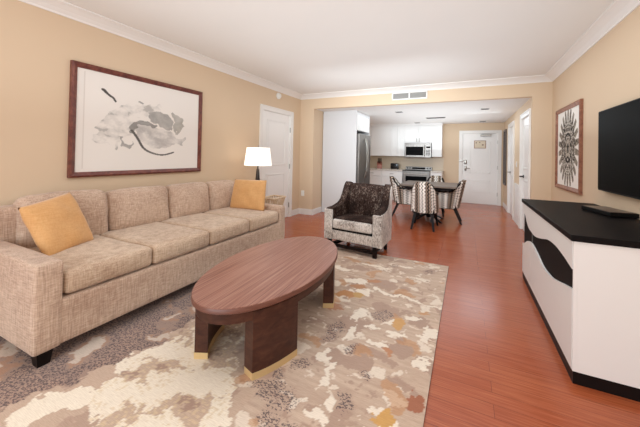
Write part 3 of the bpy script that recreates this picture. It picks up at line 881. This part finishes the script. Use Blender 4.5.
# ------------------------------------------------------------------ ARTWORKS
def seg_d(px, py, a, b_):
    vx, vy = b_[0] - a[0], b_[1] - a[1]; t = max(0, min(1, ((px - a[0]) * vx + (py - a[1]) * vy) / (vx * vx + vy * vy + 1e-9)))
    return math.hypot(px - a[0] - t * vx, py - a[1] - t * vy)
def line_d(px, py, P): return min(seg_d(px, py, P[i], P[i + 1]) for i in range(len(P) - 1))
S1 = [(.195, .806), (.223, .771), (.249, .75), (.266, .719)]
FAN = [(.13, .334), (.15, .456), (.219, .601), (.301, .694), (.469, .746), (.619, .752), (.576, .656), (.414, .572), (.389, .408), (.299, .347), (.293, .244), (.241, .293), (.161, .312)]
MID = [(.512, .658), (.575, .685), (.678, .66), (.715, .592), (.706, .47), (.623, .504), (.535, .577)]
LEAF = [(.733, .701), (.789, .634), (.825, .561), (.793, .463), (.731, .442), (.717, .546)]
WASH = [(.40, .50), (.475, .53), (.579, .498), (.694, .468), (.744, .397), (.846, .415), (.835, .31), (.745, .337), (.675, .273), (.519, .28), (.437, .359)]
S2 = [(.384, .447), (.415, .512), (.473, .54), (.536, .521)]
S3 = [(.384, .447), (.427, .371), (.469, .278), (.531, .225), (.63, .198), (.73, .229)]
TRI = [(.293, .367), (.318, .284), (.373, .247), (.39, .342), (.353, .299)]
PAPER = L3('#ECE4DC'); INK = L3('#58524E'); MG = L3('#A5A09B'); LG = L3('#CFC8C1'); LF = L3('#ABA59C')
def smooth(P, k=6):
    out = []
    for i in range(len(P) - 1):
        p0 = P[max(0, i - 1)]; p1 = P[i]; p2 = P[i + 1]; p3 = P[min(len(P) - 1, i + 2)]
        for j in range(k):
            t = j / k
            out.append(tuple(.5 * (2 * b_ + (c - a) * t + (2 * a - 5 * b_ + 4 * c - d) * t * t + (3 * b_ - a - 3 * c + d) * t ** 3) for a, b_, c, d in zip(p0, p1, p2, p3)))
    return out + [P[-1]]
S1, S2, S3 = smooth([(.185, .815)] + S1[1:]), smooth(S2), smooth(S3)
def art1(u, v):
    y, z = u, v
    c = PAPER.copy()
    w = .03 * N3(y * 9, z * 9, 3) + .022 * N3(y * 28, z * 28, 4); wy, wz = y + w, z + .03 * N3(y * 9, z * 9, 8) + .02 * N3(y * 28, z * 28, 9)
    tx = .5 + .9 * N3(y * 8 + z * 5, z * 9 - y * 4, 11) + .6 * N3(y * 22 + z * 12, z * 24, 12) + .3 * N3(y * 60, z * 60, 14)
    tx = max(0, min(1, tx))
    if inpoly(wy, wz, FAN): c = LG.lerp(PAPER, min(1, tx * 1.2)) if tx > .12 else MG.lerp(LG, .5)
    if inpoly(wy, wz, WASH): c = L3('#BDB6B1').lerp(PAPER, tx * .8)
    if inpoly(wy, wz, MID): c = MG.lerp(LG, tx * .5)
    if inpoly(wy, wz, LEAF): c = LF.lerp(LG, tx * .6)
    if inpoly(wy, wz, TRI): c = MG.lerp(LG, tx * .4)
    if line_d(wy, wz, S2) < .022 * (.8 + .5 * tx): c = L3('#8C8681').lerp(MG, tx)
    if line_d(y, z, S1) < .007 + .006 * max(0, z - .72) * 8: c = INK.copy()
    if line_d(y, z, S3) < .008 + .006 * max(0, .6 - y) * 2: c = INK.lerp(MG, .25 * tx)
    if line_d(y, z, [(.433, .757), (.459, .743)]) < .008: c = MG.copy()
    # light second mount
    if (abs(y - .075) < .0035 and .07 < z < .95): c = L3('#DDD3CA')
    return c, 1
pf = thing('framed_painting', 'wide framed grey ink brushstroke painting above the sofa', 'painting', (XL, 2.21, 1.045))
def frame(r, x, face, y0, y1, z0, z1, w, d, m):
    x1 = x + face * d; b = B()
    o = [(y0, z0), (y1, z0), (y1, z1), (y0, z1)]; i_ = [(y0 + w, z0 + w), (y1 - w, z0 + w), (y1 - w, z1 - w), (y0 + w, z1 - w)]
    mid = [(y0 + w * .35, z0 + w * .35), (y1 - w * .35, z0 + w * .35), (y1 - w * .35, z1 - w * .35), (y0 + w * .35, z1 - w * .35)]
    R_ = [[b.bm.verts.new((xx, p[0], p[1])) for p in P] for xx, P in ((x, o), (x + face * d * .8, o), (x1, mid), (x + face * d * .55, i_), (x, i_))]
    for a, c in zip(R_, R_[1:]):
        for k in range(4): b.bm.faces.new((a[k], a[(k + 1) % 4], c[(k + 1) % 4], c[k]))
    b.build('frame', m, r)
FY0, FY1, FZ0, FZ1 = 1.449, 2.968, 1.041, 2.129
frame(pf, XL, 1, FY0, FY1, FZ0, FZ1, .05, .04, M['mahogany'])
color_grid('canvas', art1, 300, 210, lambda u, v: (XL + .014, 1.45 + .05 + u * (1.5 - .082), 1.05 + .04 + v * (1.06 - .07)) if False else (XL + .014, 1.45 + u * 1.5, 1.05 + v * 1.06), M['art'], pf)

def art2(u, v):
    c = L3('#F0EAE2'); x = (u - .5) * 2; z = (v - .5) * 2
    x2 = abs(x); th = math.atan2(z * .9, x2 + 1e-6)
    r = math.hypot(x * 1.12, z * .98)
    n = N3(x2 * 8, z * 8, 2) + .7 * N3(x2 * 20, z * 20, 7)
    pet = abs(math.sin(th * 11))
    if r < .66 + .05 * n:
        c = L3('#3B332D') if n > .22 else L3('#857A6D') if n > .02 else L3('#D5CDC2') if n > -.25 else L3('#6A5F55')
        if .30 < r < .36 or r < .08: c = L3('#332C27')
        if .14 < r < .2: c = L3('#B5AA9C')
    elif r < .93 and pet > .2 + (r - .62) * 2.0:
        c = L3('#857A6C') if n > .05 else L3('#A59B8D') if n > -.3 else L3('#4F463E')
    return c, 1
pr = thing('framed_print', 'square framed dark floral print on the right wall beside the television', 'painting', (XR, 4.92, .906))
frame(pr, XR, -1, 4.362, 5.40, .906, 2.003, .055, .035, M['copper_wood'])
color_grid('print', art2, 150, 150, lambda u, v: (XR - .012, 4.38 + u * 1.00, .92 + v * 1.07), M['art'], pr)

# ------------------------------------------------------------------ END TABLE, LAMP, BASKET
et = thing('end_table', 'small dark end table beside the far end of the sofa under the lamp', 'table', (-2.92, 3.98, 0))
b = B(); b.box(-3.20, -2.58, 3.53, 4.03, .43, .46, .004); b.build('tabletop', M['walnut_dark'], et)
for x in (-3.17, -2.61):
    for y in (3.56, 4.0):
        b = B(); b.taper((x, y, ZR + .001 if y < 3.8 else .001), (x, y, .43), .03, .04); b.build('leg', M['walnut_dark'], et)
lp = thing('table_lamp', 'table lamp with white drum shade and slim dark base beside the sofa', 'lamp', (-2.905, 3.75, .46))
b = B(); b.lathe([(.085, .46), (.088, .475), (.05, .485), (.06, .52), (.045, .75), (.03, .95), (.022, 1.06), (.012, 1.07), (.012, 1.12)], (-2.905, 3.75, 0), 24); b.build('base', mat('dark_bronze', '#38312D', .35, .4), lp, smooth=True)
b = B(); n = 40
rings = []
for r_, z in ((.212, 1.117), (.176, 1.392), (.172, 1.392), (.208, 1.117)):
    rings.append([b.bm.verts.new((-2.905 + r_ * math.cos(2 * PI * i / n), 3.75 + r_ * math.sin(2 * PI * i / n), z)) for i in range(n)])
for k in range(4):
    a, c = rings[k], rings[(k + 1) % 4]
    for i in range(n): b.bm.faces.new((a[i], a[(i + 1) % n], c[(i + 1) % n], c[i]))
b.build('lamp_shade', M['shade'], lp, smooth=True)
b = B(); b.tube((-2.905, 3.75, 1.12), (-2.905, 3.75, 1.40), .004, n=8); b.tube((-2.905, 3.75, 1.39), (-2.905, 3.75, 1.42), .009, n=12)
for a in range(3): b.tube((-2.905, 3.75, 1.385), (-2.905 + .17 * math.cos(a * 2.09), 3.75 + .17 * math.sin(a * 2.09), 1.385), .002, n=6)
b.build('shade_holder', M['chrome'], lp, smooth=True)
b = B(); bmesh.ops.create_uvsphere(b.bm, u_segments=16, v_segments=10, radius=.03, matrix=Matrix.Translation((-2.905, 3.75, 1.2)))
b.build('bulb', mat('bulb_glow', '#FFFFFF', .5, emit='#FFE9CC', es=6), lp, smooth=True)

bk = thing('slatted_basket', 'pale tan slatted basket on the end table behind the sofa arm', 'basket', (-2.70, 3.87, .46))
K0 = (-2.77, -2.60, 3.72, 4.01)
b = B(); b.box(K0[0], K0[1], K0[2], K0[3], .4605, .475, .003); b.build('basket_floor', M['wicker'], bk)
def quadring(z, e): return [(K0[0] - e, K0[2] - e, z), (K0[1] + e, K0[2] - e, z), (K0[1] + e, K0[3] + e, z), (K0[0] - e, K0[3] + e, z)]
b = B()
for k in range(4):
    q = quadring(.625, .03); b.tube(q[k], q[(k + 1) % 4], .013, n=8)
b.build('rim', M['wicker'], bk, smooth=True)
q0, q1 = quadring(.475, 0), quadring(.62, .03)
for k in range(4):
    cnt = 5 if k % 2 == 0 else 7
    for i in range(cnt):
        t = (i + .5) / cnt
        b = B(); b.tube(Vector(q0[k]).lerp(Vector(q0[(k + 1) % 4]), t), Vector(q1[k]).lerp(Vector(q1[(k + 1) % 4]), t), .011, n=6)
        b.build('slat', M['wicker'], bk)

# ------------------------------------------------------------------ KITCHEN
fr_x = -2.15
fc = thing('fridge_surround', 'tall white cabinet panel enclosing the fridge at the kitchen entrance', 'cabinet', (-2.55, 6.65, 0))
b = B(); b.box(-2.955, fr_x, 6.18, 6.21, 0, ZK - .001); b.build('side_panel', M['fridge_side'], fc)
b = B(); b.box(-2.955, fr_x, 7.12, 7.15, 0, ZK - .001); b.build('side_panel', M['fridge_side'], fc)
b = B(); b.box(-2.955, fr_x - .02, 6.21, 7.12, 1.86, ZK - .001); b.build('overhead_box', M['fridge_side'], fc)
for y0, y1 in ((6.215, 6.66), (6.67, 7.115)):
    b = B(); b.box(fr_x - .02, fr_x, y0, y1, 1.865, 2.20, .003); b.build('door', M['cab'], fc)
fg = thing('refrigerator', 'stainless steel refrigerator in the white surround', 'refrigerator', (-2.5, 6.66, 0))
b = B(); b.box(-2.9, fr_x - .01, 6.235, 7.10, .02, 1.80, .004); b.build('body', M['dark'], fg)
for y0, y1, z0, z1 in ((6.24, 6.662, .62, 1.79), (6.668, 7.095, .62, 1.79), (6.24, 7.095, .05, .61)):
    b = B(); b.box(fr_x - .01, fr_x + .05, y0, y1, z0, z1, .012); dr = b.build('door', M['steel'], fg)
    b = B()
    if z0 > .5:
        yy = y1 - .04 if y0 < 6.5 else y0 + .04
        pr_ = [(fr_x + .055, .80), (fr_x + .10, .95), (fr_x + .115, 1.25), (fr_x + .10, 1.55), (fr_x + .055, 1.70)]
        for (xa, za), (xb, zb) in zip(pr_, pr_[1:]): b.tube((xa, yy, za), (xb, yy, zb), .012, n=10)
    else:
        b.tube((fr_x + .09, 6.32, .54), (fr_x + .09, 7.02, .54), .012, n=10); b.tube((fr_x + .045, 6.36, .54), (fr_x + .09, 6.36, .54), .01, n=8); b.tube((fr_x + .045, 6.98, .54), (fr_x + .09, 6.98, .54), .01, n=8)
    b.build('handle', M['chrome'], dr, smooth=True)

def shaker(b, x0, x1, yf, z0, z1):
    b.box(x0, x1, yf, yf + .014, z0, z1)
    t = .055
    if x1 - x0 < .16: t = .03
    b.box(x0, x0 + t, yf - .012, yf, z0, z1, .001); b.box(x1 - t, x1, yf - .008, yf, z0, z1, .001)
    b.box(x0 + t, x1 - t, yf - .008, yf, z0, z0 + t, .001); b.box(x0 + t, x1 - t, yf - .008, yf, z1 - t, z1, .001)
def pull(parent, x, y, z, vert=True, L=.11):
    b = B()
    if vert:
        b.tube((x, y - .028, z - L / 2), (x, y - .028, z + L / 2), .006, n=8)
        for s in (-.04, .04): b.tube((x, y, z + s), (x, y - .028, z + s), .005, n=8)
    else:
        b.tube((x - L / 2, y - .028, z), (x + L / 2, y - .028, z), .006, n=8)
        for s in (-.04, .04): b.tube((x + s, y, z), (x + s, y - .028, z), .005, n=8)
    b.build('handle', M['chrome'], parent, smooth=True)
def cabinet(name, label, x0, x1, y0, y1, z0, z1, doors, drawers=(), toe=0.0, group=None):
    r = thing(name, label, 'cabinet', ((x0 + x1) / 2, (y0 + y1) / 2, z0), 0, group)
    b = B(); b.box(x0, x1, y0 + .022, y1, z0 + toe, z1)
    if toe: b.box(x0, x1, y0 + .08, y1, z0, z0 + toe)
    b.build('body', M['cab'], r)
    for a0, a1, c0, c1, hx, hz_, vert in list(doors):
        b = B(); shaker(b, a0 + .003, a1 - .003, y0 + .008, c0 + .003, c1 - .003); d = b.build('door', M['cab'], r)
        if hx is not None: pull(d, hx, y0, hz_, vert)
    for a0, a1, c0, c1 in drawers:
        b = B(); b.box(a0 + .003, a1 - .003, y0, y0 + .022, c0 + .003, c1 - .003, .003); d = b.build('drawer', M['cab'], r)
        pull(d, (a0 + a1) / 2, y0, (c0 + c1) / 2, False)
    return r
UY0, UY1 = 9.27, YB - .001
grp = 'white wall cabinets in the kitchen'
ZU0, ZU1 = 1.31, 2.235
cabinet('wall_cabinet', 'white wall cabinet at the left end of the upper row', -2.955, -2.10, UY0, UY1, ZU0, ZU1, [(-2.955, -2.73, ZU0, ZU1, None, 0, True), (-2.73, -2.10, ZU0, ZU1, None, 0, True)], group=grp)
cabinet('wall_cabinet', 'narrow white wall cabinet just left of the microwave', -2.10, -1.675, UY0, UY1, ZU0, ZU1, [(-2.10, -1.90, ZU0, ZU1, None, 0, True), (-1.90, -1.675, ZU0, ZU1, None, 0, True)], group=grp)
cabinet('wall_cabinet', 'short two door white wall cabinet above the microwave', -1.675, -.905, UY0, UY1, 1.715, ZU1, [(-1.675, -1.29, 1.715, ZU1, -1.33, 1.80, True), (-1.29, -.905, 1.715, ZU1, -1.25, 1.80, True)], group=grp)
cabinet('wall_cabinet', 'white wall cabinet at the right end of the upper row', -.905, -.63, UY0, UY1, ZU0, ZU1, [(-.905, -.63, ZU0, ZU1, None, 0, True)], group=grp)
cr = thing('cabinet_trim', 'white crown filler above the upper kitchen cabinets', 'trim', (-1.79, 9.4, ZU1)); 
b = B(); b.prism([(-2.955, 9.26, ZU1), (-2.955, 9.22, ZK - .001), (-2.955, UY1, ZK - .001), (-2.955, UY1, ZU1)], (2.335, 0, 0)); b.build('moulding', M['cab'], cr)

mw = thing('microwave', 'stainless steel microwave mounted above the range', 'microwave', (-1.29, 9.35, 1.285))
b = B(); b.box(-1.67, -.91, 9.20, UY1 - .02, 1.285, 1.71, .004); b.build('body', M['steel'], mw)
b = B(); b.box(-1.665, -1.08, 9.18, 9.20, 1.30, 1.66, .004); dr = b.build('door', M['steel'], mw)
b = B(); b.box(-1.625, -1.13, 9.174, 9.18, 1.345, 1.60, .002); b.build('window', M['glass_dark'], dr)
b = B(); b.tube((-1.098, 9.145, 1.33), (-1.098, 9.145, 1.63), .012, n=10); b.tube((-1.098, 9.18, 1.35), (-1.098, 9.145, 1.35), .01, n=8); b.tube((-1.098, 9.18, 1.61), (-1.098, 9.145, 1.61), .01, n=8)
b.build('handle', M['chrome'], dr, smooth=True)
b = B(); b.box(-1.07, -.915, 9.18, 9.20, 1.30, 1.66, .003); cp = b.build('control_panel', M['steel'], mw)
b = B(); b.box(-1.05, -.935, 9.175, 9.18, 1.56, 1.61); b.build('display', M['glass_dark'], cp)
b = B()
for i in range(4):
    for j in range(3): b.box(-1.045 + j * .038, -1.02 + j * .038, 9.175, 9.18, 1.35 + i * .045, 1.378 + i * .045)
b.build('keys', M['dark'], cp)

BY = 8.98
grp = 'white base cabinets in the kitchen'
cabinet('base_cabinet', 'white base cabinet with drawer at the left end of the counter', -2.955, -2.30, BY, UY1, 0, .87, [(-2.90, -2.30, .11, .68, None, 0, True)], [(-2.90, -2.30, .70, .865)], toe=.1, group=grp)
cabinet('base_cabinet', 'white base cabinet with drawer immediately left of the range', -2.30, -1.68, BY, UY1, 0, .87, [(-2.30, -1.99, .11, .68, -2.03, .6, True), (-1.99, -1.68, .11, .68, -1.95, .6, True)], [(-2.30, -1.68, .70, .865)], toe=.1, group=grp)
cabinet('base_cabinet', 'white base cabinet right of the range at the end of the counter', -.90, -.60, BY, UY1, 0, .87, [(-.90, -.60, .11, .68, -.86, .6, True)], [(-.90, -.60, .70, .865)], toe=.1, group=grp)
b = B(); b.box(-2.955, -1.68, BY - .025, UY1, .871, .905, .004); tag(b.build('countertop', M['granite']), 'pale stone countertop left of the range', 'countertop')
b = B(); b.box(-.90, -.585, BY - .025, UY1, .871, .905, .004); tag(b.build('countertop', M['granite']), 'short pale stone countertop right of the range', 'countertop')
sp_ = B(); sp_.box(-2.955, -.6, YB - .012, YB - .0015, .906, 1.30); tag(sp_.build('splashback', mat('beige_splashback', '#CDB79D', .4)), 'beige splashback between the counter and the upper cabinets', 'splashback')

rg = thing('range', 'stainless steel cooking range under the microwave', 'range', (-1.29, 9.28, 0))
b = B(); b.box(-1.672, -.908, BY + .01, UY1 - .02, .02, .89, .003); b.build('body', M['steel'], rg)
b = B(); b.box(-1.672, -.908, BY - .01, 9.50, .891, .905, .003); b.build('cooktop', M['glass_dark'], rg)
b = B(); b.box(-1.672, -.908, 9.49, UY1 - .02, .90, 1.0, .006); bk_ = b.build('backguard', M['steel'], rg)
b = B(); b.box(-1.48, -1.10, 9.484, 9.49, .925, .98); b.build('display', M['glass_dark'], bk_)
for x in (-1.62, -1.545, -1.035, -.96):
    b = B(); b.tube((x, 9.49, .955), (x, 9.465, .955), .022, .018, 16); b.build('knob', M['blackm'], bk_, smooth=True)
b = B(); b.box(-1.66, -.92, BY - .03, BY + .01, .22, .86, .006); od = b.build('oven_door', M['steel'], rg)
b = B(); b.box(-1.58, -1.0, BY - .034, BY - .03, .40, .74); b.build('oven_window', M['glass_dark'], od)
b = B(); b.tube((-1.62, BY - .07, .80), (-.96, BY - .07, .80), .012, n=10); b.tube((-1.58, BY - .03, .80), (-1.58, BY - .07, .80), .01, n=8); b.tube((-1.0, BY - .03, .80), (-1.0, BY - .07, .80), .01, n=8)
b.build('handle', M['chrome'], od, smooth=True)
b = B(); b.box(-1.66, -.92, BY - .02, BY + .01, .04, .20, .004); b.build('drawer', M['steel'], rg)

kb = thing('knife_block', 'reddish wooden knife block with black handled knives on the counter', 'knife block', (-2.46, 9.33, .905), .3)
kb.scale = (1.2, 1.2, 1.2)
b = B(); b.prism([(-.06, -.08, 0), (-.06, .09, 0), (-.06, .09, .17), (-.06, .02, .19), (-.06, -.08, .10)], (.12, 0, 0)); b.build('block', wood('red_block_wood', '#7A3E30', '#9A5A48', '#B07560', (8, 8, 8)), kb, local=True)
for i in range(3):
    for j in range(2):
        b = B(); x = -.035 + i * .035; y = -.035 + j * .045; z = .13 + j * .035
        b.taper((x, y, z), (x, y - .045, z + .11), .016, .022); b.build('knife_handle', M['blackm'], kb, local=True)
ts = thing('toaster', 'small black toaster on the counter left of the range', 'toaster', (-1.97, 9.30, .905))
b = B(); b.box(-2.09, -1.85, 9.21, 9.39, .917, 1.09, .03, 4); b.build('body', M['black'], ts, smooth=True)
for y in (9.265, 9.335): 
    b = B(); b.box(-2.05, -1.89, y - .012, y + .012, 1.086, 1.0915); b.build('slot', M['dark'], ts)
b = B(); b.box(-1.852, -1.83, 9.285, 9.315, 1.0, 1.02, .004); b.build('lever', M['chrome'], ts)
b = B(); b.box(-1.852, -1.846, 9.24, 9.36, .935, 1.07, .002); b.build('end_plate', M['chrome'], ts)
for x in (-2.06, -1.88):
    for y in (9.235, 9.365):
        b = B(); b.tube((x, y, .9055), (x, y, .92), .01); b.build('foot', M['blackm'], ts)

# long narrow wall mirror in the hall
mr = thing('wall_mirror', 'tall narrow dark framed mirror on the hall wall beside the entry door', 'mirror', (XH, 9.2, .61))
b = B()
for y0, y1, z0, z1 in ((8.98, 9.02, .61, 2.06), (9.40, 9.44, .61, 2.06), (9.02, 9.40, .61, .65), (9.02, 9.40, 2.02, 2.06)): b.box(XH - .035, XH, y0, y1, z0, z1, .003)
b.build('frame', mat('dark_mirror_frame', '#5A4C44', .4), mr)
b = B(); b.box(XH - .012, XH - .003, 9.02, 9.40, .65, 2.02); b.build('glass', mat('mirror_glass', '#9A938E', .08, 1.0), mr)
